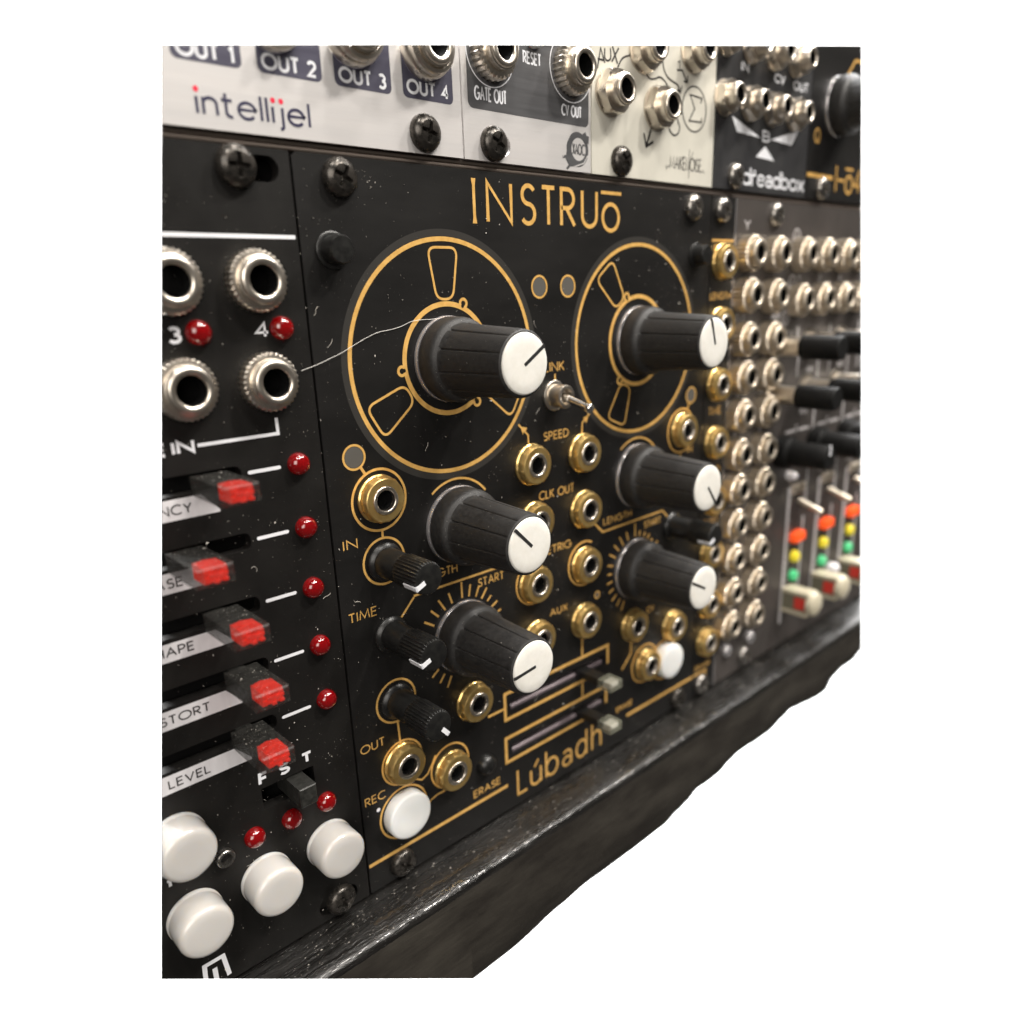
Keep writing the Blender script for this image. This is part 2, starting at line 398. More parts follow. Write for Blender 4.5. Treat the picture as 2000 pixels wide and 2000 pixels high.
def m_hexnut():
    b_ = MB(); b_.lathe([(4.7, 0), (4.7, .25), (4.5, .3), (2.9, .3)], 48, close=False)
    def rf(a, r, z):
        if r < 3.3: return 1
        q = (math.degrees(a) % 60)-30; hx = 4.1/cos(radians(q))
        return min(hx, 4.62 if z < 1.9 else 4.3)/r
    return b_.lathe([(4.5, .3), (4.5, 1.8), (4.5, 2.3), (3.1, 2.3), (3.0, 1.8)], 96, rf=rf, close=False).mesh('nut', M_nickel, 20)
def jack_hex(parent, x, y, k=1.0):
    j = put(shared('hn', m_hexnut), 'patch_jack', parent, (x, y, .05), rot=random.uniform(0, 60))
    put(shared('hs', lambda: m_dome_sleeve(3.15, 1.95, 2.2, 4.6)), 'sleeve', j, (x, y, .05))
    if k != 1: j.scale = (k, 1, k)
    return j
def m_screw(mt, r=2.85, h=1.75):
    b_ = MB(); seg = 48
    # domed pan head, cross recess pressed into the dome
    rings = [(r, 0), (r*1.0, .45), (r*.93, .95), (r*.80, 1.32), (r*.62, 1.58), (r*.5, 1.66), (r*.40, 1.70), (r*.28, 1.73), (r*.15, 1.75)]
    def rec(x, y):
        a = min(abs(x), abs(y)); m_ = max(abs(x), abs(y))
        wv = .36-.10*m_/1.5
        d = max(0, min(1, (wv-a)/.12))*max(0, min(1, (1.55-m_)/.25))
        return d*(1.25-.35*m_)
    vs = []; fs = []
    N = 30
    b_.lathe(rings[:5], seg, close=False)
    top = []; g = r*.62
    for i in range(N+1):
        for j in range(N+1):
            u = (i/N*2-1); v = (j/N*2-1)
            x = u*math.sqrt(1-v*v/2)*g; y = v*math.sqrt(1-u*u/2)*g
            rr = math.hypot(x, y); z = 1.58+.17*(1-(rr/g)**2)
            vs.append((x, y, z-rec(x, y)))
    for i in range(N):
        for j in range(N):
            a = i*(N+1)+j; fs.append((a, a+N+1, a+N+2, a+1))
    b_.add(vs, fs)
    b_.lathe([(r*.63, 1.2), (r*.63, 1.55), (r*.60, 1.57)], seg, close=False)
    return b_.mesh('screw', mt, 40)
def screw(parent, x, y, mt=None, z=0, rot=None):
    key = 's'+(mt or M_screw).name
    return put(shared(key, lambda: m_screw(mt or M_screw)), 'screw', parent, (x, y, z), rot=random.uniform(0, 90) if rot is None else rot)
def m_led(): return MB().lathe([(1.75, 0), (1.75, .35), (1.68, .75), (1.45, 1.2), (1.05, 1.52), (.55, 1.7), (.02, 1.75)], 32, close=False).mesh('led', M_led, 60)
def m_bigknob():
    b_ = MB()
    def rf(a, r, z):
        if z > 5.0 and r > 4.0:
            ph = (a*10/(2*pi)) % 1; d = min(ph, 1-ph)
            return 1-.035*math.exp(-(d/.035)**2) if z < 19.0 else 1
        return 1
    prof = [(6.9, .9), (7.15, 1.0), (7.2, 1.3), (7.15, 3.7), (7.0, 4.3), (6.75, 4.6), (6.3, 4.95), (6.15, 5.3), (6.05, 6), (5.75, 12), (5.4, 18.6), (5.28, 19.15), (5.05, 19.3), (4.9, 19.3)]
    return b_.lathe(prof, 160, rf=rf).mesh('knob_body', M_knob, 28)
def m_knobcap():
    return MB().lathe([(4.86, 18.9), (4.86, 19.35), (4.78, 19.52), (4.55, 19.62), (3.0, 19.68), (.02, 19.7)], 56, close=False).mesh('cap', M_cap, 60)
def big_knob(parent, x, y, rot):
    k = put(shared('bk', m_bigknob), 'knob', parent, (x, y, 0), rot)
    put(shared('bkc', m_knobcap), 'cap', k, (x, y, 0))
    p = put(shared('bkp', lambda: MB().prism(rrect(-.3, .3, -.35, 4.95, .12, 2), 19.5, 19.73, .02).mesh('pointer', M_mark, 20)), 'pointer', k, (x, y, 0))
    put(shared('bkw', lambda: MB().lathe([(7.35, .1), (7.35, .6), (7.2, .8), (4, .8)], 56).mesh('washer', M_edge, 40)), 'washer', k, (x, y, 0))
    return k
def m_trim():
    b_ = MB()
    b_.lathe([(3.45, .05), (3.45, .5), (3.25, .8), (2.75, 1.1), (2.7, 3.2), (2.55, 6.2), (2.5, 6.6)], 40)
    n = 30
    rf = lambda a, r, z: (1+.045*cos(a*n)) if (6.5 < z < 12.75 and r > 2.5) else 1
    b_.lathe([(2.6, 6.3), (2.78, 6.6), (2.78, 12.55), (2.6, 12.9), (2.3, 13.0)], n*5, rf=rf)
    return b_.mesh('knob_body', M_knobg, 32)
def trim_knob(parent, x, y, rot, big=False):
    k = put(shared('tk', m_trim), 'small_knob', parent, (x, y, 0), rot)
    put(shared('tkp', lambda: MB().prism([(-.42, 1.0), (.42, 1.0), (.42, 2.98), (-.42, 2.98)], 12.7, 13.06).prism([(-.42, 2.7), (.42, 2.7), (.42, 3.02), (-.42, 3.02)], 9.6, 13.06).mesh('pointer', M_white, 20)), 'pointer', k, (x, y, 0))
    return k
def white_button(parent, x, y, r=4.7, h=2.6, mt=None):
    return MB().lathe([(r-.05, 0), (r, .1), (r, h-.45), (r-.15, h-.15), (r-.5, h), (r*.5, h+.06), (.02, h+.08)], 64, close=False).build('button', mt or M_btn2, parent, (x, y, 0), 50)

# ================================================================== THE SETTING
# a wide sheet of white paper hung far behind the rack, square to the line of sight, curling forward at the top
ctr = W(-59, -20, 110); fv = Vector((.667, .745, 0)); rv = Vector((.745, -.667, 0))
vs = []
prof = [(.95, -1.35), (.95, -.5), (.95, .3), (.95, .95), (.93, 1.05), (.88, 1.13), (.8, 1.18)]
for f_, u in prof:
    for sx in (-.95, .92):
        p = ctr+fv*f_+rv*sx; vs.append(Vector((p.x, p.y, p.z+u)))
me = bpy.data.meshes.new('backdrop'); me.from_pydata(vs, [], [(2*i, 2*i+1, 2*i+3, 2*i+2) for i in range(len(prof)-1)])
me.materials.append(M_paper); me.polygons.foreach_set('use_smooth', [True]*len(me.polygons)); me.update()
o = bpy.data.objects.new('backdrop', me); COL.objects.link(o); o['kind'] = 'structure'

# ================================================================== THE CASE
case = thing('rack_case', 'black painted wooden rack case with worn front lip, under the rows of synthesizer modules', 'rack case', (60, -154, 0))
wave = [(-60, -154.2), (-30, -153.9), (15.9, -153.4), (25.9, -153.4), (41.6, -151.7), (49.6, -151.0), (58, -151.3), (67, -151.5), (79.3, -151.5), (84.6, -150.3), (88.8, -149.6), (93.7, -147.9), (98, -148.2), (103.6, -148.1),
        (109, -146.7), (113, -146.0), (118, -146.1), (123, -146.5), (130.3, -146.7), (137.5, -145.3), (143, -144.4), (149, -145.4), (155.5, -146.4), (161, -147.2), (165.3, -147.2), (170, -143.9), (176.7, -142.8), (183.8, -143.0), (190.7, -141.3), (210, -141), (240, -140)]
def wy(x):
    for (a, b_) in zip(wave, wave[1:]):
        if a[0] <= x <= b_[0]:
            t = (x-a[0])/(b_[0]-a[0]); t = t*t*(3-2*t); return a[1]+(b_[1]-a[1])*t
    return wave[-1][1]
def loft_board(x0, x1, step):
    top = MB(); front = MB(); n = int((x1-x0)/step)+1
    tv = []; fv_ = []
    jz = jy = 0
    for i in range(n):
        x = x0+i*step
        jz = jz*.7+random.uniform(-.09, .09); jy = jy*.6+random.uniform(-.10, .10)
        e = random.uniform(-.05, .05)
        tv += [(x, -129.05, -22), (x, -129.05+e*.4, .5), (x, -129.05+random.uniform(-.05, .05), 3.5), (x, -129.03+random.uniform(-.06, .06), 6.8), (x, -129.1+jy*.5, 9.3+jz), (x, -129.35+jy, 9.95+jz), (x, -129.9+jy, 10.25+jz*.6), (x, -130.9+jy, 10.38)]
        fv_ += [(x, -130.9+jy, 10.38), (x, (wy(x)-130.9)/2, 10.42), (x, wy(x)+.5, 10.35), (x, wy(x), 10.0), (x, wy(x), -22)]
    for b_, v, k in ((top, tv, 8), (front, fv_, 5)):
        b_.add(v, [(i*k+j, (i+1)*k+j, (i+1)*k+j+1, i*k+j+1)[::-1] for i in range(n-1) for j in range(k-1)])
    return top, front
tp, fr = loft_board(-60, 235, .6)
tp.build('board_lip', M_wood, case, smooth=80)
fr.build('board_face', M_woodf, case, smooth=60)
MB().box(-60, 235, -129, 60, -24, -22).build('back_board', M_case, case)
for y0 in (-3.2, -132):
    pass
MB().box(-60, 235, -.7, 2.7, -7, -2.2, .3).box(-60, 235, .12, .72, -2.2, -.45, .2).box(-60, 235, .8, 1.5, -2.2, -.8, .2).build('mounting_rail', M_rail, case)
MB().box(-60, 235, -129, -124, -8, -2.2, .3).build('mounting_rail', M_case, case)
MB().box(-60, 235, -9, -.75, -9, -3.0).build('slot_shade_strip', M_hole, case)  # added dark strip, paints the inside of the screw slots as shade

# ================================================================== LEFT SLIDER MODULE
L = thing('synthesizer_module', 'black slider module at the left with red domed lamps and four milky buttons', 'synth module', (-30, -128.5, 0))
slotsy = [-44.2, -54.4, -64.6, -74.9, -85.1]
holes = [rounded([(-46, y-1.35), (-13.4, y-1.35), (-13.4, y+1.35), (-46, y+1.35)], 1.2) for y in slotsy]
holes += [rrect(-17.6, -8.2, -100.1, -96.1, .2, 2), rrect(-9.2, -2.0, -4.3, -.9, 1.69, 6), rrect(-10.5, -2.6, -127.3, -123.7, 1.79, 6)]
MB().plate([(-60, -128.5), (-.4, -128.5), (-.25, -128.3), (-.25, -.2), (-.4, 0), (-60, 0)], holes, 0, 2).build('front_panel', M_black, L)
MB().box(-60, -.5, -92, -40, -9, -3.2).box(-20, -6, -102, -94, -9, -4).build('slider_body', M_hole, L)  # slider bodies as dark blocks, coloured as the shade inside the slots
for x, y in ((-19.9, -17.3), (-7.8, -17.3), (-19.9, -31.2), (-7.8, -31.3)): jack_round(L, x, y)
for x, y in ((-16.7, -23.9), (-4.5, -23.9), (-4.4, -44.1), (-4.4, -54.3), (-4.4, -64.5), (-4.4, -74.7), (-4.4, -84.8), (-6.7, -104), (-13.3, -104), (-19.9, -104)):
    put(shared('led', m_led), 'lamp_lens', L, (x, y, 0), rot=random.uniform(0, 90))
b_ = MB()
b_.ribbon([(-60, -11.5), (-.6, -11.4)], .55)
b_.ribbon([(-7, -36.7), (-7.0, -39.05), (-19.1, -39.05)], .5)
for y in slotsy: b_.ribbon([(-12.2, y+.05), (-7.5, y+.05)], .55, cap=True)
text(b_, '3', -20.8, -18.9, -25.2, 2.3, .46); text(b_, '4', -8.6, -6.4, -25.1, 2.2, .38)
text(b_, 'IN', -22.7, -19.5, -40.0, 2.0, .46); text(b_, 'E', -25.2, -23.4, -40.0, 2.0, .5); text(b_, 'CAPTUR', -38, -26, -40, 2.0, .5)
text(b_, 'F', -17.9, -16.2, -95.4, 2.3, .52, slant=.06); text(b_, 'S', -14.3, -12.3, -95.3, 2.1, .5); text(b_, 'T', -10.2, -8.1, -95.1, 2.1, .52)
b_.ribbon([(-31.3, -126.6), (-31.1, -122.9), (-28.0, -122.9), (-27.5, -127.2)], .75); b_.ribbon([(-29.6, -127.2), (-29.6, -124.3)], .8)
text(b_, 'T', -34.2, -33.0, -105.6, 1.5, .45)
b_.build('lettering', M_white, L, smooth=0)
strips = [(-46.0, -49.0, 'FREQUENCY', -21.2), (-56.3, -59.3, 'PHASE', -24.1), (-66.6, -69.4, 'SHAPE', -24.1), (-76.8, -79.8, 'DISTORT', -23.3), (-87.0, -90.0, 'LEVEL', -24.8)]
for y1, y0, s_, xr in strips:
    xe = -17.3 if s_ == 'FREQUENCY' else -18.3
    poly = [(-50, y0), (xe, y0), (xe, y0+.35), (xe-2.4, y1), (-50, y1)]
    st = MB().fill(poly, .03).build('label_strip', M_silver, L, smooth=0)
    hw = {'FREQUENCY': 13, 'PHASE': 7, 'SHAPE': 7, 'DISTORT': 9.6, 'LEVEL': 6.4}[s_]
    text(MB(), s_, xr-hw, xr, y0+.75, 1.5, .22, z=.06).build('strip_lettering', M_ink, st, smooth=0)
def fader_cap():
    return MB().box(-2.6, 2.6, -1.35, 1.35, 1.8, 12.4, .25).box(-1.2, 1.2, -.7, .7, -6, 1.8).mesh('slider_cap', M_smoke, 30)
def fader_ins():
    b_ = MB(); random.seed(3)
    n = 5
    for i in range(n):
        for j in range(n):
            x0 = -1.6+3.2*i/n; y0 = -1.1+2.2*j/n; z1 = 11.7+random.uniform(-.35, .35); z0 = 7.6+abs(i-2)*.2
            b_.prism([(x0, y0), (x0+3.2/n, y0), (x0+3.2/n, y0+2.2/n), (x0, y0+2.2/n)], z0, z1, .05)
    return b_.mesh('light_guide', M_redins, 25)
for x, y in ((-18.9, -44.2), (-23.9, -54.2), (-20.2, -64.3), (-18.6, -74.4), (-19.0, -84.4)):
    c = put(shared('fc', fader_cap), 'slider_cap', L, (x, y, 0)); put(shared('fi', fader_ins), 'light_guide', c, (x+.3, y, 0))
MB().box(-13.2, -10.2, -99.9, -96.4, -5, 4.6, .15).build('switch_lever', M_lever, L)
for x, y in ((-7.05, -112.5), (-19.0, -112.65), (-31.0, -112.5), (-31.45, -98.0)):
    r, h = 4.3, 5.5
    MB().lathe([(r+.1, 0), (r+.1, .55), (r-.02, .62), (r+.02, 1.0), (r, h-1.0), (r-.08, h-.6), (r-.25, h-.32), (r-.5, h-.12), (r-.8, h-.02), (r*.5, h+.02), (.02, h+.03)], 72, close=False).build('button', M_btn, L, (x, y, 0), 70)
MB().lathe([(1.5, -1), (1.5, .9), (1.35, 1.05), (.95, 1.0), (.85, -1)], 28, close=False).build('standoff', M_screwn, L, (-25.1, -104.9, 0))
screw(L, -8.3, -2.6, z=0); screw(L, -6.2, -125.4)

# ================================================================== THE TAPE LOOPER MODULE (MIDDLE)
Q = thing('synthesizer_module', 'wide black module with two gold tape reels and six white capped knobs', 'synth module', (52, -128.5, 0))
def slot(x0, x1, y): return [(x0, y-.95), (x1, y-.95), (x1, y+.95), (x0, y+.95)]
holes = [rrect(37.3, 67.6, -104.7, -102.3, .3, 2), rrect(37.3, 67.4, -115.2, -112.8, .3, 2), circle(3.5, -111.4, .45, 12)]
MB().plate([(.15, -128.3), (.4, -128.5), (104.05, -128.5), (104.2, -128.3), (104.2, -.25), (104.05, 0), (.9, 0), (.15, -.6)], holes, 0, 2).build('front_panel', M_pcb, Q)
MB().box(34, 70, -118, -100, -7, -4).build('fader_body', M_hole, Q)  # one dark block under both fader slots, its black stands for shade
for y in (-104.1, -114.6): MB().box(37.6, 67.2, y-.62, y+.5, -4, -.35, .3).build('fader_rail', M_fader, Q)
# translucent bands round the reels, bare board spots
b_ = MB()
for cx in (26.03, 78.28): b_.ribbon(circle(cx, -30.65, 20.62, 140), 1.15, .012, True)
b_.build('board_band', M_ghost, Q, smooth=0)
b_ = MB()
for x, y, r in ((48.6, -19, 1.7), (56.4, -19, 1.7), (5.5, -44.75, 1.75), (98.9, -44.6, 1.6), (64.9, -86.2, .7)): MB().fill(circle(x, y, r, 32), .02).build('board_spot', M_board, Q, smooth=0)
gaps = []
b_ = MB()
R0 = 20.0
for sgn, cx, ph in ((1, 26.03, 0), (-1, 78.28, 37)):
    cy = -30.65
    b_.ribbon(circle(cx, cy, R0-.36, 160), .74, .03, True)
    b_.ribbon(circle(cx, cy, 9.25, 90), .85, .03, True)
    for k in range(3):
        a = radians(90+120*k+ph)
        er, et = Vector((cos(a), sin(a))), Vector((-sin(a), cos(a)))
        P = [(10.0, -1.75), (10.0, 1.75), (18.3, 3.15), (18.3, -3.15)]
        q = rounded([tuple(Vector((cx, cy))+er*u+et*v) for u, v in P], 1.7, 6)
        b_.ribbon(q, .42, .03, True)
        a2 = a-radians(23 if sgn > 0 else 14)
        hp = Vector((cx, cy))+Vector((cos(a2), sin(a2)))*10.0
        dg = math.degrees(a2)
        b_.ribbon(circle(hp.x, hp.y, .72, 18, dg-140, dg+140), .5, .04)
        ge = Vector((cx, cy))+Vector((cos(a2), sin(a2)))*9.55
        gaps.append(circle(ge.x, ge.y, .33, 12))
for x, y, r in ((48.6, -19, 1.95), (56.4, -19, 1.95), (5.5, -44.75, 2.0), (98.9, -44.6, 1.85)): b_.ribbon(circle(x, y, r, 40), .38, .03, True)
b_.ribbon(circle(64.9, -86.2, .8, 24), .3, .03, True)
# IN jack and its level knob
b_.ribbon(circle(9.6, -52.7, 5.3, 60), .45, .03, True); b_.ribbon([(6.5, -46.5), (7.3, -47.9)], .5); b_.ribbon([(9.6, -58), (9.6, -59.4)], .45)
b_.ribbon(circle(9.5, -63.6, 4.15, 50), .42, .03, True)
b_.ribbon(circle(95.3, -52.7, 5.2, 60), .45, .03, True); b_.ribbon([(98.2, -46.5), (97.5, -47.9)], .5); b_.ribbon([(95.3, -58), (95.3, -60.5)], .4)
b_.ribbon([(15, -72), (12, -75)], .42)
b_.ribbon(circle(9.4, -90.8, 4.2, 50), .42, .03, True); b_.ribbon([(9.3, -95.1), (9.5, -100.3)], .42)
b_.ribbon(circle(9.6, -103.9, 4.5, 50), .4, .03, True); b_.ribbon(circle(20.6, -109.9, 4.7, 50), .4, .03, True)
b_.ribbon([(12.3, -109.0), (13.6, -109.8), (15.0, -109.2), (16.2, -107.6), (17.2, -106)], .38); b_.ribbon([(14.2, -116.6), (15.4, -115.3), (17.1, -114.9), (19.0, -114.9)], .38)
b_.ribbon(circle(9.0, -114.6, 5.35, 60), .42, .03, True)
# link lines, arrows
b_.ribbon([(52.4, -35.5), (52.4, -37.4)], .35)
b_.ribbon([(44.7, -48.5), (44.6, -46.6), (42.1, -44.2)], .38); b_.fill([(42.9, -46.0), (44.4, -45.2), (43.9, -45.8), (43.6, -45.2)], .04)
b_.fill([(42.6, -44.7), (44.4, -45.1), (43.6, -45.7), (43.2, -46.3)], .045)
b_.ribbon([(60.1, -48.4), (60.3, -46.2), (62.9, -44.3)], .38); b_.fill([(62.2, -44.9), (60.5, -45.2), (61.1, -45.8), (61.5, -46.5)], .045)
for x in (52, ): pass
b_.ribbon(circle(45.0, -77.4, 4.85, 50, 100, 330), .4); b_.ribbon(circle(60.6, -77.4, 5.0, 50, 60, 330), .42); b_.ribbon(circle(82.9, -110.0, 5.0, 50, 0, 360), .4, .03, True)
b_.ribbon(circle(91.0, -111.8, 5.4, 50), .4, .03, True); b_.ribbon([(87.4, -109), (88.2, -108.3)], .4)
# arcs and rays
for cx in (26.03, 78.28): b_.ribbon(circle(cx, -60.9, 8.9, 40, 38, 128), .42)
for cx in (26.03, 78.28):
    for a, l in ((-32, 3), (-18, 2.6), (-3+3, 3.4), (12, 2.6), (25, 2.5), (37, 2.6), (49, 1.6), (-45, 2.6), (-58, 2.8), (-72, 2.2), (-85, 1.8), (-98, 2), (-112, 2), (-126, 2.2), (-140, 2.2), (-153, 2.6), (62, 2), (75, 2), (90, 2), (104, 2), (118, 2), (132, 2)):
        if cx > 50 and 5 < a < 60: l = l*.55
        r0 = 7.9 if abs(a) < 40 else 8.2; d = Vector((sin(radians(a)), cos(radians(a)))); c0 = Vector((cx, -83.3))
        b_.ribbon([c0+d*r0, c0+d*(r0+l-.2)], .42)
b_.ribbon([(15.0, -71.75), (36.4, -71.7), (39, -69.2)], .45)
b_.ribbon([(64.2, -69.2), (66.8, -71.6), (88.7, -71.3), (93, -75.2)], .45)
# fader frames
b_.ribbon([(31.0, -103.4), (35.7, -103.4)], .55)
b_.ribbon([(35.75, -100.1), (35.75, -106.2), (59.4, -106.1), (62, -106.1)], .75); b_.ribbon([(35.4, -100.1), (68.65, -100.1), (68.65, -104.9)], .75)
b_.ribbon([(68.1, -115.2), (68.1, -110.6), (35.6, -110.7), (35.6, -116.5), (64.0, -116.4)], .75)
b_.ribbon([(59.75, -94.6), (59.75, -99.9)], .5); b_.ribbon([(59.75, -106.4), (59.75, -110.5)], .5); b_.ribbon([(68.2, -111), (70.4, -110.8), (70.4, -112.4)], .5)
b_.ribbon([(77.4, -101.8), (77.3, -105.4), (73.9, -108.6)], .5)
b_.ribbon([(.3, -122.35), (35.6, -122.2)], .75); b_.ribbon([(76, -122.1), (104.1, -122.1)], .75)
b_.build('gold_line_print', M_gold, Q, smooth=0)
b_ = MB()
for g in gaps: b_.fill(g, .07)
b_.build('hook_notch_print', M_pcb, Q, smooth=0)
# lettering
b_ = MB(); H_ = 7.0; yb = -8.35; wt = .76
b_.ribbon([(33.45, yb), (33.45, yb+H_)], .62); b_.fill([(32.95, yb+H_+.1), (33.95, yb+H_+.1), (33.72, yb+H_-1.3), (33.18, yb+H_-1.3)], .05); b_.fill([(32.95, yb-.05), (33.95, yb-.05), (33.72, yb+1.2), (33.18, yb+1.2)], .05)
for c, x0, x1 in (('N', 36.1, 42.4), ('S', 44.1, 48.2), ('T', 49.4, 53.4), ('R', 54.5, 58.9), ('U', 60.3, 65.2)):
    text(b_, c, x0, x1, yb, H_+.1, wt)
b_.ribbon(circle(69.1, -6.1, 2.45, 40, 0, 360, 2.45), wt, .03, True); b_.ribbon([(66.1, -1.6), (72.3, -1.6)], .62)
text(b_, 'LINK', 49.4, 55.1, -35.0, 1.9, .24); text(b_, 'SPEED', 48.8, 56.1, -48.5, 1.8, .26); text(b_, 'CLK OUT', 47.2, 57.6, -60.5, 1.9, .26)
text(b_, 'RETRIG', 47.6, 56.6, -72.6, 1.8, .25); text(b_, 'AUX', 49.6, 55.1, -86.9, 1.7, .24)
text(b_, 'LENGTH', 16.6, 25.3, -69.9, 1.8, .25); text(b_, 'START', 30.1, 36.9, -74.5, 1.8, .25)
text(b_, 'LENGTH', 67.0, 76.9, -70.2, 1.7, .24); text(b_, 'START', 81.6, 88.2, -74.2, 1.7, .24)
text(b_, 'IN', 1.8, 4.6, -60.0, 1.8, .24); text(b_, 'TIME', 1.4, 7.1, -73.0, 1.8, .24); text(b_, 'OUT', 1.0, 6.2, -98.6, 1.8, .24); text(b_, 'REC', .8, 5.3, -109.5, 1.8, .24)
text(b_, 'ERASE', 26.1, 33.6, -120.7, 1.8, .26); text(b_, 'ERASE', 71.9, 78.2, -119.7, 1.4, .22); text(b_, 'IN', 98.2, 100.2, -58.6, 1.7, .24); text(b_, 'CV', 83.3, 86.2, -96.6, 1.6, .24)
# module name
yb = -126.3; h = 6.6
text(b_, 'L', 38.3, 41.6, yb, h, .6); text(b_, 'u', 42.3, 46.0, yb, h, .62); b_.ribbon([(43.7, yb+4.8), (45.0, yb+6.3)], .55)
text(b_, 'b', 47.1, 51.4, yb, h+.6, .62); text(b_, 'a', 52.6, 56.0, yb, h, .62); text(b_, 'd', 57.2, 61.3, yb, h+.6, .62); text(b_, 'h', 62.7, 66.4, yb, h+.9, .62)
b_.build('lettering', M_gold, Q, smooth=0)
b_ = MB(); b_.fill(circle(3.5, -111.4, .42, 14), -.05); b_.build('record_lamp', M_wled, Q, smooth=0)
for x, y in ((9.45, -52.4), (45.0, -52.5), (60.1, -52.5), (45.6, -64.4), (60.4, -64.9), (44.9, -77.7), (60.5, -77.6), (45.4, -90.4), (60.3, -90.9), (27.1, -98.0), (9.6, -103.9), (20.7, -110.8), (95.4, -52.5), (77.6, -97.7), (93.9, -103.1), (83.2, -110.3)):
    jack_gold(Q, x, y)
for x, y, r in ((26.03, -30.65, 57.8), (78.28, -30.65, -17.4), (26.03, -60.6, -45), (78.28, -60.6, 143), (26.03, -83.3, -97), (78.28, -83.3, -62)): big_knob(Q, x, y, r)
for x, y, r in ((9.5, -63.7, -114), (9.5, -77.4, -112), (9.4, -90.8, 140), (92.6, -76.0, -120)): trim_knob(Q, x, y, r)
for x, y in ((5.15, -13.1), (98.9, -13.0)):
    bt = MB().lathe([(2.75, 0), (2.75, .35), (2.55, .5), (2.15, .5), (2.1, 2.9), (1.9, 3.2), (.02, 3.25)], 40, close=False).build('push_button', M_knobg, Q, (x, y, 0), 40)
white_button(Q, 9.0, -114.5, 4.7, 2.5); white_button(Q, 91.0, -111.6, 4.6, 3.0)
MB().lathe([(2.3, 0), (2.3, .4), (2.1, 1.1), (1.55, 1.7), (.8, 2.05), (.02, 2.1)], 32, close=False).build('erase_button', M_knobg, Q, (29.6, -113.9, 0), 60)
# toggle switch
tg = MB().lathe([(2.3, 0), (2.3, 3.3), (2.2, 3.55), (2.0, 3.65), (1.6, 3.6), (1.45, 2.2), (.02, 2.0)], 36, close=False).lathe([(3.0, 0), (3.0, .35), (2.8, .5), (2.2, .5)], 36, close=False).build('toggle_switch', M_nickel, Q, (52.0, -39.7, 0), 40)
MB().tube([(52.1, -39.8, 2.4), (52.3, -40.6, 5.5), (52.4, -41.4, 8.4), (52.4, -41.6, 9.2), (52.4, -41.7, 9.6), (52.4, -41.75, 9.8)], [.85, .8, .8, 1.05, .9, .35], 20).build('lever', M_chrome, tg, (0, 0, 0), 50)
for yy in (-103.5, -114.0):
    lv = MB().box(58.0, 61.0, yy-.9, yy+.75, -5, 7.2, .1).build('fader_lever', M_knobg, Q)
    ct = MB().box(57.7, 61.6, yy-1.15, yy+1.0, 6.6, 10.6, .25).build('clear_tip', M_clear, lv)
    MB().box(58.3, 61.0, yy-.75, yy+.6, 7.6, 10.2, .5).build('light_guide', M_cream, ct)
screw(Q, 7.5, -2.95); screw(Q, 97.0, -2.95, M_screwn); screw(Q, 7.6, -125.5); screw(Q, 97.2, -125.6)

# ================================================================== NARROW EXPANDER
X = thing('synthesizer_module', 'narrow black expander module with one column of gold patch jacks', 'synth module', (109.5, -128.5, 0))
MB().plate([(104.55, -128.5), (114.3, -128.5), (114.3, 0), (104.55, 0)], (), 0, 2).build('front_panel', M_pcb, X)
for y in (-14.3, -28.7, -43.1, -57.6, -72.6, -87.2, -101.6, -113.0): jack_gold(X, 109.5, y)
b_ = MB(); b_.ribbon([(105.1, -9.6), (114.2, -9.6)], .5); b_.ribbon([(104.7, -122.1), (110.4, -122.0), (110.4, -126)], .6)
text(b_, 'LENGTH', 105.2, 114.0, -22.9, 1.7, .26); text(b_, 'TIME', 106.6, 112, -50.5, 1.9, .26); text(b_, 'SPEED', 105.8, 113, -65.8, 1.7, .26); text(b_, 'START', 105, 113.0, -79.4, 1.7, .28)
text(b_, 'CV', 106, 109, -12.2, 1.7, .26); text(b_, 'ERASE', 105.2, 112.6, -121, 1.5, .24); text(b_, 'IN', 107.5, 110.5, -95.5, 1.7, .26)
b_.build('lettering', M_gold, X, smooth=0)
screw(X, 108.6, -2.9, M_screwn); screw(X, 108.2, -125.6, M_screwn)

# ================================================================== RIGHT MIXER MODULE
Z = thing('synthesizer_module', 'brownish black mixer module at the right with nickel jacks and beige faders', 'synth module', (165, -128.5, 0))
holes = [rrect(x-.2+1.2, x+3.4, -121.5, -80.5, .5, 2) for x in (158.6, 177.4)]
MB().plate([(114.75, -128.5), (235, -128.5), (235, 0), (114.75, 0)], (), 0, 2).build('front_panel', M_mix, Z)
MB().box(114.45, 114.72, -128.4, -.05, -2, .15).build('panel_edge', M_edge, Z)
for x in (119.0, 131.2, 145.1, 156.9, 169.0, 181, 193): jack_tall(Z, x, -12.4)
for x in (145.0, 156.9, 169.0, 181, 193): jack_tall(Z, x, -24.0)
for y in (-22.3, -32.8, -42.1, -51.8, -61.9, -71.2, -80.9, -90.6, -100.3, -110.2):
    jack_tall(Z, 118.7-(abs(y)-22)*.017, y+.1); jack_tall(Z, 131.1-(abs(y)-22)*.018, y-.3)
b_ = MB()
for x, y in ((144.3, -7.8), (143.6, -19.3), (118.7, -27.6), (141.3, -28.4)): b_.ribbon(circle(x, y, 1.7, 24), .4, .03, True); b_.ribbon([(x-.5, y-.8), (x, y+.8), (x+.5, y-.8)], .3)
text(b_, 'Y', 118.5, 121.3, -7.0, 2.4, .4); text(b_, 'AUX', 133.8, 138.4, -28.6, 1.6, .35)
for i, x in enumerate((146.2, 158.1, 170.2)): text(b_, '123'[i], x, x+1.4, -19.2, 1.8, .35)
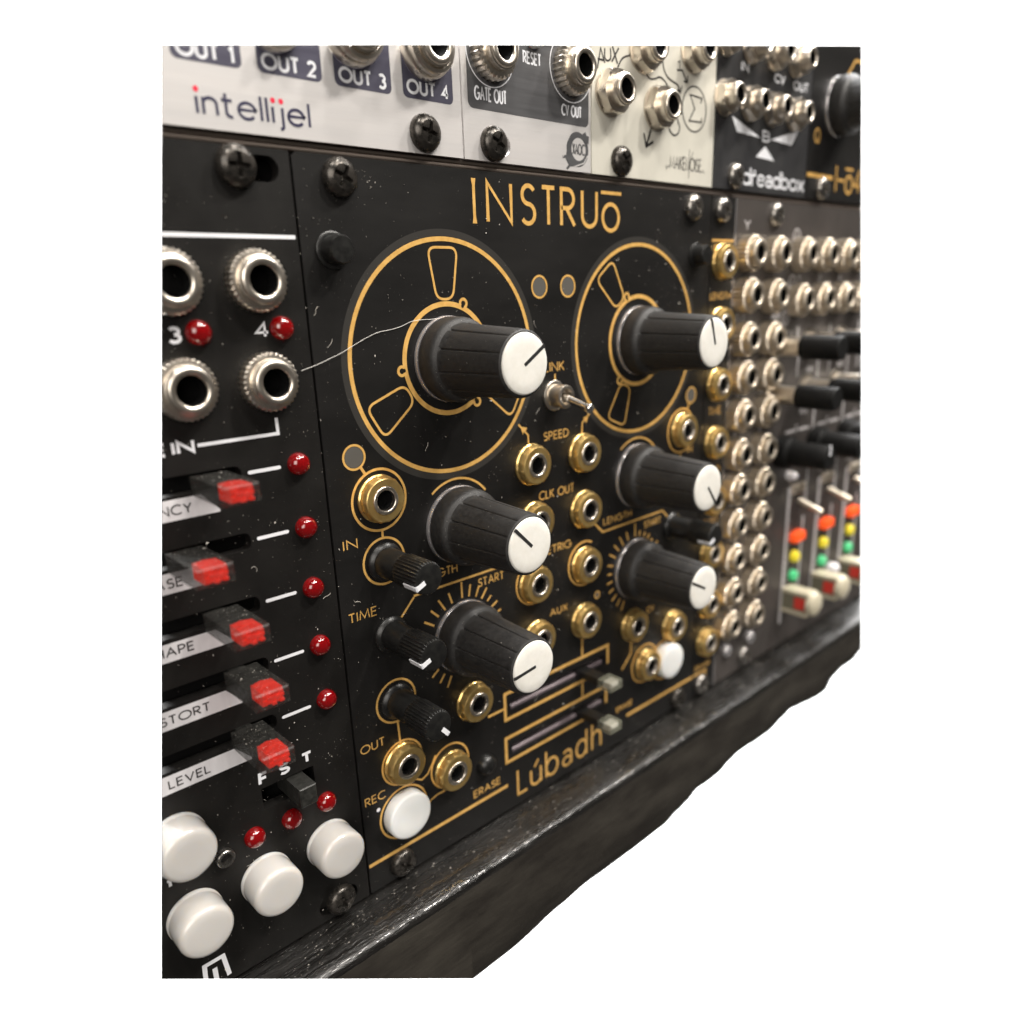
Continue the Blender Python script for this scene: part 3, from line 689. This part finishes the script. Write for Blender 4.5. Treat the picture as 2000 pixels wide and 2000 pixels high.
for k in range(3):
    x = 162.0+18.9*k
    b_.ribbon([(x, -34), (x, -48.8), (x+10.5, -48.8)], .7); b_.ribbon([(x, -52), (x, -66)], .9); b_.ribbon([(x-1, -72), (x-1, -84)], .9)
    b_.ribbon([(x-15.8, -60.3), (x-11.5, -60.3)], .9, cap=True); b_.ribbon([(x-8.5, -60.3), (x-3, -60.3)], .9, cap=True); b_.ribbon([(x-10.5, -60.9), (x-10.0, -58.6)], .7)
    text(b_, 'PAN', x-9, x-4.5, -56.2, 1.9, .4); text(b_, 'AUX', x-7, x-3, -44.2, 1.9, .4); text(b_, 'LEVEL', x-13, x-8, -75.2, 1.6, .34)
    b_.ribbon([(x-13.3, -31), (x-13.3, -34)], .9); b_.ribbon([(x-12, -38), (x-12, -45)], .8)
for x in (119.5, 131.9):
    for y in (-37.5, -47, -57, -66.6, -76, -85.6, -95.3, -105): b_.ribbon([(x-.3, y-.9), (x-.3, y+.9)], .7)
b_.build('lettering', M_grey, Z, smooth=0)
for k in range(3):
    x = 150.1+18.7*k
    # fader track: pale side walls, graduated tick rows, lamps, lever
    MB().box(x-.2, x+1.0, -121, -77.5, 0, .35, .1).box(x+9.9, x+10.6, -114, -88, 0, .3, .1).build('fader_track', M_grey, Z)
    t_ = MB()
    for i in range(14): t_.ribbon([(x+1.6, -88-i*1.9), (x+3.0, -88-i*1.9)], .35)
    t_.build('scale_print', M_grey, Z, smooth=0)
    for dy, mt, rr in ((-93.3, M_ora, 1.3), (-100, M_yel, 1.8), (-106.3, M_grn, 1.75)):
        p_ = MB()
        if mt is M_ora: p_.prism(rounded([(x+2.8, dy-1.7), (x+8.6, dy-1.3), (x+8.6, dy+1.6), (x+2.8, dy+1.2)], .8), 0, 2.4, .3)
        else: p_.lathe([(rr, 0), (rr, 1.2), (rr*.8, 1.75), (.02, 1.95)], 24, (0), (x+5.8, dy), close=False)
        p_.build('signal_lamp', mt, Z)
    # level switch bar lying out from the panel
    MB().box(x+1.4, x+8.6, -79.6, -76.8, 0, 1.2, .3).tube([(x+6, -82.2, .6), (x+6.0, -83.6, 4.6), (x+6.0, -84.4, 7.6), (x+6.0, -84.5, 8.2)], [1.0, .85, .8, .4], 14).build('mute_switch', M_nickelw, Z)
    # fader cap: beige frame with smoked side and red insert
    xc = x+1.0; y1, y0 = -108.9, -116.4
    fc = MB().box(xc-1.1, xc+4.2, y0, y0+1.1, .4, 9.2, .3).box(xc-1.1, xc+4.2, y1-1.1, y1, .4, 9.2, .3).lathe([(3.9, 8.6), (3.9, 9.6), (3.5, 10.4), (2.5, 10.9), (.02, 11.0)], 30, c=(xc+2.0, (y0+y1)/2)).build('fader_cap', M_beige, Z)
    MB().box(xc-.7, xc+3.8, y0+1.1, y1-1.1, .4, 8.7, .1).build('clear_body', M_olive, fc)
    MB().box(xc-.95, xc+3.5, y0+1.9, y1-1.9, 4.6, 8.5, .15).build('red_insert', M_redp, fc)
    # white domes
    put(shared('wd', lambda: MB().lathe([(1.35, 0), (1.35, 1.6), (1.2, 2.4), (.7, 2.9), (.02, 3.05)], 28, close=False).mesh('dome', M_wled, 60)), 'white_lamp', Z, (x-1.2+.8*k, -73.2+.2*k, 0))
put(SH['wd'], 'white_lamp', Z, (182.5, -111.0, 0)).scale = (1.5, 1, 1.5)
def m_tallknob():
    n = 24; rf = lambda a, r, z: (1+.02*cos(a*n)) if (9 < z < 20 and r > 2.5) else 1
    return MB().lathe([(2.9, 8.2), (3.1, 8.5), (3.0, 18.4), (2.7, 19), (.02, 19)], n*4, rf=rf, close=False).mesh('knob', M_deep, 32)
for k in range(3):
    for y0, x0 in ((-35.6, 136.6), (-48.3, 136.2)):
        x = x0+18.8*k
        kb = MB().lathe([(3.6, 0), (3.6, .8), (2.6, 1.0), (2.4, 8.3), (2.0, 8.4)], 30).build('small_knob', M_nickel, Z, (x, y0, 0))
        put(shared('tkn', m_tallknob), 'knob_head', kb, (x, y0, 0))
    x = 143.2+19.5*k
    kb = MB().lathe([(4.6, .4), (4.6, 3.5), (3.6, 4.3), (3.4, 14.4), (3.1, 15), (.02, 15)], 36, close=False).build('small_knob', M_deep, Z, (x, -65.3, 0))
    MB().prism([(-.35, .6), (.35, .6), (.35, 3.5), (-.35, 3.5)], 14.8, 15.1).build('pointer', M_white, kb, (x, -65.3, 0))
for x, y in ((120.6, -119.9), (132.9, -119.8)): MB().lathe([(1.9, 0), (1.9, .7), (1.4, 1.3), (.02, 1.5)], 24, close=False).build('signal_lamp', M_edge, Z, (x, y, 0), 60)
screw(Z, 132.8, -3.0, M_screwn); screw(Z, 130.2, -124.6, M_screwn)

# ================================================================== TOP ROW
A = thing('synthesizer_module', 'brushed aluminium module with slate blue output boxes at the top left', 'synth module', (0, 1.6, 0))
MB().plate([(-60, 1.6), (31.6, 1.6), (31.6, 60), (-60, 60)], (), 0, 2).build('front_panel', M_alu, A)
MB().box(-60, 31.6, 1.55, 1.75, -2, -.02).build('panel_edge', M_rail, A)
b_ = MB()
for x0, x1 in ((-14.9, -5.6), (-3.4, 6.3), (8.3, 18.1), (20.2, 30.0)): b_.fill(rrect(x0, x1, 9.3, 30, .9), .02)
b_.build('output_box_print', M_violet, A, smooth=0)
b_ = MB()
for k, (x0, x1) in enumerate(((-14.2, -6.5), (-2.8, 5.5), (9.0, 17.2), (20.9, 29.2))): text(b_, 'OUT %d' % (k+1), x0, x1, 9.65+.07*k, 2.15, .42)
b_.build('lettering', M_white, A, smooth=0)
b_ = MB(); text(b_, 'intellijel', -12.6, 3.8, 3.15, 3.35, .4, gap=.2); b_.build('logo_lettering', M_navy, A, smooth=0)
b_ = MB()
for x, y in ((-12.3, 6.15), (-1.75, 6.1), (-.55, 6.1)): b_.fill(circle(x, y, .36, 20), .03)
M_reddot = mat('red_print', (.75, .02, .06), .5)
b_.build('logo_dots', M_reddot, A, smooth=0)
def m_smoothnut(): return MB().lathe([(4.5, 0), (4.5, 1.3), (4.3, 1.7), (4.1, 1.9), (4.1, 2.6), (3.9, 2.9), (3.4, 3.0), (3.0, 2.8)], 64, close=False).mesh('nut', M_nickel, 30)
for x, y in ((11.6, 16.4), (24.6, 16.5), (-.9, 16.4), (-13.2, 16.4)):
    j = put(shared('sn', m_smoothnut), 'patch_jack', A, (x, y, .05)); put(shared('fs', lambda: m_dome_sleeve(3.15, 1.85, 2.2, 4.2)), 'sleeve', j, (x, y, .05))
screw(A, 23.8, 4.6)

B = thing('synthesizer_module', 'aluminium module with a dark rounded label field reading gate out and cv out', 'synth module', (47, 1.6, 0))
MB().plate([(31.95, 1.6), (63.2, 1.6), (63.2, 60), (31.95, 60)], [rrect(36.2, 42.3, 2.6, 6.2, 1.79, 6)], 0, 2).build('front_panel', M_alu, B)
MB().fill(rrect(33.1, 62.6, 9.4, 45, 1.1), .02).build('label_field_print', M_slate, B, smooth=0)
b_ = MB()
text(b_, 'GATE OUT', 34.5, 41.8, 10.7, 2.2, .32); text(b_, 'RESET', 45.8, 50.3, 17.7, 2.0, .32); text(b_, 'CV OUT', 55.2, 60.7, 10.7, 2.0, .32)
b_.ribbon(circle(38.4, 18.3, 5.3, 60), .2, .05, True); b_.ribbon(circle(57.9, 18.6, 5.5, 60), .2, .05, True)
b_.build('lettering', M_white, B, smooth=0)
MB().lathe([(2.2, 0), (2.2, 1.5), (1.9, 1.8), (.02, 1.9)], 30, close=False).build('push_button', M_btn2, B, (48.3, 22.4, 0))
jack_fine(B, 38.3, 18.1); jack_fine(B, 57.6, 18.4)
# round plug emblem
b_ = MB()
b_.fill(circle(59.5, 5.4, 3.0, 44), .02)
b_.fill([(58.6, 8.1), (56.6, 5.6), (56.2, 3.6), (57.2, 2.3), (59.6, 2.6), (61.6, 3.5)], .024)
b_.fill([(56.9, 4.3), (55.4, 4.1), (55.4, 3.65), (56.9, 3.75)], .028); b_.fill([(57.5, 3.1), (56.3, 2.0), (56.7, 1.75), (57.9, 2.7)], .028)
b_.fill([(60.9, 8.2), (61.7, 8.6), (62.0, 8.0), (62.7, 7.9), (62.5, 6.6), (61.4, 6.8)], .028)
b_.fill(circle(59.75, 5.45, 1.95, 40), .032, mi=1)
b_.ribbon([(57.6, 7.9), (56.0, 5.7), (55.6, 3.9)], .22, .036, mi=1); b_.ribbon([(58.6, 2.4), (61.2, 3.2), (62.3, 4.6)], .22, .036, mi=1)
text(b_, 'XAOC', 58.0, 61.5, 4.45, 2.0, .27, z=.045, gap=.18); b_.build('emblem_print', [M_slate, M_alu], B, smooth=0)
screw(B, 38.3, 4.4)

Cm = thing('synthesizer_module', 'cream module with hand drawn black signal lines and hexagonal nut jacks', 'synth module', (84, 1.6, 0))
MB().plate([(63.55, 1.6), (104.1, 1.6), (104.1, 60), (63.55, 60)], (), 0, 2).build('front_panel', M_cream, Cm)
def smooth_line(pts, n=6):
    out = []
    for i in range(len(pts)-1):
        p0 = Vector(pts[max(i-1, 0)]); p1 = Vector(pts[i]); p2 = Vector(pts[i+1]); p3 = Vector(pts[min(i+2, len(pts)-1)])
        for j in range(n):
            t = j/n; q = .5*((2*p1)+(p2-p0)*t+(2*p0-5*p1+4*p2-p3)*t*t+(3*p1-p0-3*p2+p3)*t**3); out.append((q.x, q.y))
    out.append(tuple(pts[-1])); return out
b_ = MB()
b_.ribbon(circle(96.4, 16.5, 4.35, 60), .32, .03, True)
b_.ribbon([(98.6, 17.9), (99.1, 18.9), (94.7, 19.1), (96.5, 16.6), (94.6, 14.1), (99.2, 14.3), (99.1, 15.1)], .36)
b_.ribbon(smooth_line([(70.9, 20.6), (72.3, 22.4), (74.7, 23.3), (76.8, 23.5), (78.4, 22.5), (79.6, 21.0), (81.0, 20.2), (82.6, 20.4), (84.2, 20.9), (86.0, 20.3), (87.6, 18.7)]), .34)
b_.ribbon(smooth_line([(84.9, 24.4), (85.3, 22.8), (86.5, 21.4), (88.1, 20.8), (90.2, 20.3), (91.1, 19.2)]), .34); b_.ribbon([(90.1, 19.5), (91.2, 19.0), (91.7, 20.3)], .34)
b_.ribbon(smooth_line([(91.7, 23.3), (92.4, 22.3), (93.5, 21.3)]), .34); b_.ribbon([(92.3, 21.3), (93.6, 21.2), (93.7, 22.5)], .34); text(b_, '1', 89.9, 91.0, 23.0, 1.9, .25); b_.ribbon([(89.8, 23.0), (91.6, 23.2)], .33)
b_.ribbon(smooth_line([(87.2, 13.0), (87.8, 11.7), (89.3, 10.8), (90.8, 11.3), (91.3, 12.5), (90.6, 13.7), (90.3, 14.6), (92.0, 15.3)]), .36)
b_.ribbon([(82.6, 13.4), (80.2, 8.1)], .55); b_.ribbon([(79.3, 10.2), (80.1, 7.8), (82.4, 8.9)], .52)
b_.ribbon([(65.1, 19.7), (66.0, 23.2), (67.2, 20.9)], .36); b_.ribbon([(65.2, 21.3), (67.0, 21.3)], .33); b_.ribbon(smooth_line([(67.2, 23.3), (67.2, 21.8), (68.0, 21.4), (68.9, 22.0), (68.8, 23.6)]), .33); b_.ribbon([(69.2, 21.4), (71.2, 24.0)], .36); b_.ribbon([(69.4, 24.0), (70.9, 21.3)], .36)
b_.ribbon(smooth_line([(90.6, 17.9), (91.4, 17.5), (91.9, 17.0)]), .3)
text(b_, 'MAKENOISE', 88.1, 99.8, 4.3, 2.7, .24, gap=.2); b_.ribbon([(95.1, 2.9), (95.1, 8.6)], .16); b_.ribbon([(94.6, 4.3), (96.4, 8.2)], .16)
b_.ribbon([(88.1, 5.0), (87.0, 4.2), (87.0, 4.9)], .16); b_.ribbon([(99.6, 4.7), (101.0, 4.3), (100.4, 4.9)], .16)
b_.build('ink_drawing', M_ink, Cm, smooth=0)
for x, y in ((68.7, 16.1), (83.3, 15.1), (78.5, 24.8), (95.2, 27.2)): jack_hex(Cm, x, y, .9)
screw(Cm, 72.0, 4.4)

D = thing('synthesizer_module', 'graphite module with white triangles beside its white lettered name, at the top right', 'synth module', (125, 1.6, 0))
MB().plate([(104.45, 1.6), (146.6, 1.6), (146.6, 60), (104.45, 60)], (), 0, 2).build('front_panel', M_dread, D)
for x in (107.4, 117.9, 127.8, 138.2):
    jack_hex(D, x, 20.1, .8); jack_hex(D, x-.3, 31.8, .8)
b_ = MB()
text(b_, 'IN', 113.8, 117.1, 26.3, 2.0, .4); text(b_, 'CV', 128.3, 133.2, 26.0, 2.0, .4); text(b_, 'OUT', 137.3, 144.6, 25.6, 2.2, .4)
for tri in ([(111.0, 17.0), (113.3, 13.9), (123.6, 13.6)], [(128.4, 13.7), (138.3, 13.3), (141.3, 16.9)], [(125.9, 12.0), (122.0, 9.4), (130.5, 9.1)]): MB().fill(tri, .03).build('triangle_print', M_white, D, smooth=0)
text(b_, 'B', 124.4, 127.9, 12.9, 2.5, .45, cap=True)
text(b_, 'dreadbox', 116.6, 146.0, 2.9, 4.0, .55, gap=.16, cap=True); b_.ribbon([(121.3, 6.2), (122.3, 6.2)], .4)
b_.build('lettering', M_white, D, smooth=0)
screw(D, 113.2, 4.6, M_screwn)

E_ = thing('synthesizer_module', 'black filter module with gold bar and lettering in the top right corner', 'synth module', (190, 1.6, 0))
MB().plate([(146.95, 1.6), (235, 1.6), (235, 60), (146.95, 60)], (), 0, 2).build('front_panel', M_pcb, E_)
b_ = MB(); b_.ribbon([(147.2, 7.4), (161.4, 7.4)], 1.0)
b_.ribbon([(163.6, 4.2), (163.4, 10.6)], .7); b_.ribbon([(164.6, 7.2), (168.2, 7.1)], .7); b_.ribbon(circle(171.3, 6.3, 2.1, 36, 0, 360, 2.2), .7, .03, True); b_.ribbon([(168.6, 10.2), (173.4, 10.2)], .6)
text(b_, '4', 174.2, 178.6, 4.3, 6.4, .7); text(b_, '7', 179.6, 183.6, 4.3, 6.4, .7)
b_.ribbon(circle(151.2, 16.8, 1.35, 30, 0, 360, 1.6), .4, .03, True); b_.ribbon([(151.2, 16.2), (152.2, 15.1)], .4)
b_.ribbon([(165.5, 33.0), (168.9, 36.6), (176, 37)], .7); b_.build('lettering', M_gold, E_, smooth=0)
big_knob(E_, 161.0, 24.6, 60)
screw(E_, 155.4, 4.4, M_screwn)

# ================================================================== FIBRE, DUST
def fibre(pts, r): return MB().tube([(x, y, z) for x, y, z in pts], r, 6)
pl = smooth_line([(-2.2, -30.2), (.5, -29.5), (2.3, -28.9), (4.4, -28.2), (6.3, -27.4), (8.5, -26.5), (10.7, -25.7), (12.4, -25.3), (14.3, -25.1), (16.5, -24.7), (18.6, -24.0), (20.6, -23.8), (22.6, -23.8), (24.7, -23.6)])
o = fibre([(x, y, .35+.25*sin(i*.09)) for i, (x, y) in enumerate(pl)], .036).build('fibre', M_hair)
o['label'] = 'thin white hair lying across the left tape reel of the middle module'; o['category'] = 'hair'
rnd = random.Random(11)
d_ = MB()
def speck(x, y, z, s):
    a = rnd.uniform(0, 6.28); el = rnd.uniform(.5, 1.6)
    ca, sa = cos(a)*s*el, sin(a)*s*el
    d_.add([(x-ca, y-sa, z), (x+sa*.6, y-ca*.6, z), (x+ca, y+sa, z), (x, y, z+s*.9)], [(0, 1, 3), (1, 2, 3), (2, 0, 3), (0, 2, 1)])
cl = [(rnd.uniform(-28, 100), rnd.uniform(-125, -2), rnd.uniform(2, 7)) for _ in range(70)]
for i in range(5200):
    if rnd.random() < .55:
        x, y = rnd.uniform(-32, 104), rnd.uniform(-127.5, -1)
        if x > 40 and rnd.random() < .35: continue
    else:
        cx, cy, sg = rnd.choice(cl); x, y = rnd.gauss(cx, sg), rnd.gauss(cy, sg)
        if not (-33 < x < 104 and -127.8 < y < -1): continue
    s_ = min(.20, .036*math.exp(rnd.gauss(0, .65)))
    speck(x, y, .06, s_)
for i in range(1400):
    x = rnd.uniform(-20, 190); a = rnd.uniform(0, 6.28); z = rnd.uniform(.3, 10.2); q = min(.2, .05*math.exp(rnd.gauss(0, .6)))
    d_.add([(x-q, -128.98, z), (x+q, -128.98, z+q*.4), (x, -128.98, z-q), (x, -128.98+q, z)], [(0, 1, 3), (1, 2, 3), (2, 0, 3), (0, 2, 1)])
for i in range(260):   # dust on the ledges of the slider caps
    x0, y0 = rnd.choice(((-18.9, -44.2), (-23.9, -54.2), (-20.2, -64.3), (-18.6, -74.4), (-19.0, -84.4)))
    speck(x0+rnd.uniform(-2.5, 2.5), y0+1.38, rnd.uniform(2, 12), .05*math.exp(rnd.gauss(0, .4)))
for cx_, cy_, n_ in ((26.03, -30.65, 260), (26.03, -60.6, 300), (26.03, -83.3, 300), (78.28, -30.65, 120)):   # dust on the knob shoulders
    for i in range(n_):
        a = rnd.uniform(0, 6.28)
        if rnd.random() < .55: rr, z = rnd.uniform(6.3, 6.75), 4.75
        else:
            z = rnd.uniform(6, 18.5); rr = 6.05-(z-6)*.052+.02
            if sin(a) < -.3: continue
        speck(cx_+rr*cos(a), cy_+rr*sin(a), z, .03*math.exp(rnd.gauss(0, .5)))
for i in range(26):    # lint curls
    x, y = rnd.uniform(-25, 95), rnd.uniform(-120, -4); a = rnd.uniform(0, 6.28); p = []
    for k in range(7):
        p.append((x, y, .1)); a += rnd.uniform(-.8, .8); x += .28*cos(a); y += .28*sin(a)
    d_.tube(p, .028, 4)
o = d_.build('dust', M_dust, smooth=0); o['kind'] = 'stuff'

# ================================================================== the section of rack that exists here ends on four flat saw cuts
bpy.context.view_layer.update()
C4 = [Vector((a, -c, b)) for a, b, c in ((.35713, .24884, -.9003), (.87855, .23072, -.41824), (.68006, -.69501, -.23339), (.14603, -.66713, -.73049))]
planes = []
mid = sum(C4, Vector())
for i in range(4):
    n = C4[i].cross(C4[(i+1) % 4]).normalized()
    if n.dot(mid) < 0: n = -n
    planes.append(n)          # n points to the kept side
gone = []
for o in [q for q in bpy.data.objects if q.type == 'MESH' and q.name.split('.')[0] != 'backdrop']:
    mw = o.matrix_world; P = [mw @ v.co-EYE for v in o.data.vertices]
    todo = []; dead = False
    for n in planes:
        d = [p.dot(n) for p in P]
        if max(d) <= 0: dead = True; break
        if min(d) < 0: todo.append(n)
    if dead: gone.append(o); continue
    if todo:
        me = o.data.copy() if o.data.users > 1 else o.data; o.data = me
        bm = bmesh.new(); bm.from_mesh(me); inv = mw.inverted()
        for n in todo:
            co = inv @ EYE; no = (mw.to_3x3().transposed() @ n).normalized()
            r = bmesh.ops.bisect_plane(bm, geom=bm.verts[:]+bm.edges[:]+bm.faces[:], plane_co=co, plane_no=no, clear_inner=True, clear_outer=False, dist=1e-7)
            ed = [e for e in r['geom_cut'] if isinstance(e, bmesh.types.BMEdge) and e.is_boundary]
            if ed and 'print' not in o.name and 'sleeve' not in o.name and 'patch_jack' not in o.name and 'board_' not in o.name and 'lettering' not in o.name:
                try: bmesh.ops.triangle_fill(bm, use_beauty=True, edges=ed)
                except Exception: pass
        if len(bm.faces) == 0: gone.append(o)
        bm.to_mesh(me); bm.free()
gs = set(gone)
for o in gone:
    # keep children by handing them to the module
    for ch in o.children:
        if ch not in gs:
            wl = ch.matrix_world.copy(); ch.parent = o.parent; ch.matrix_world = wl
for o in gone: bpy.data.objects.remove(o, do_unlink=True)
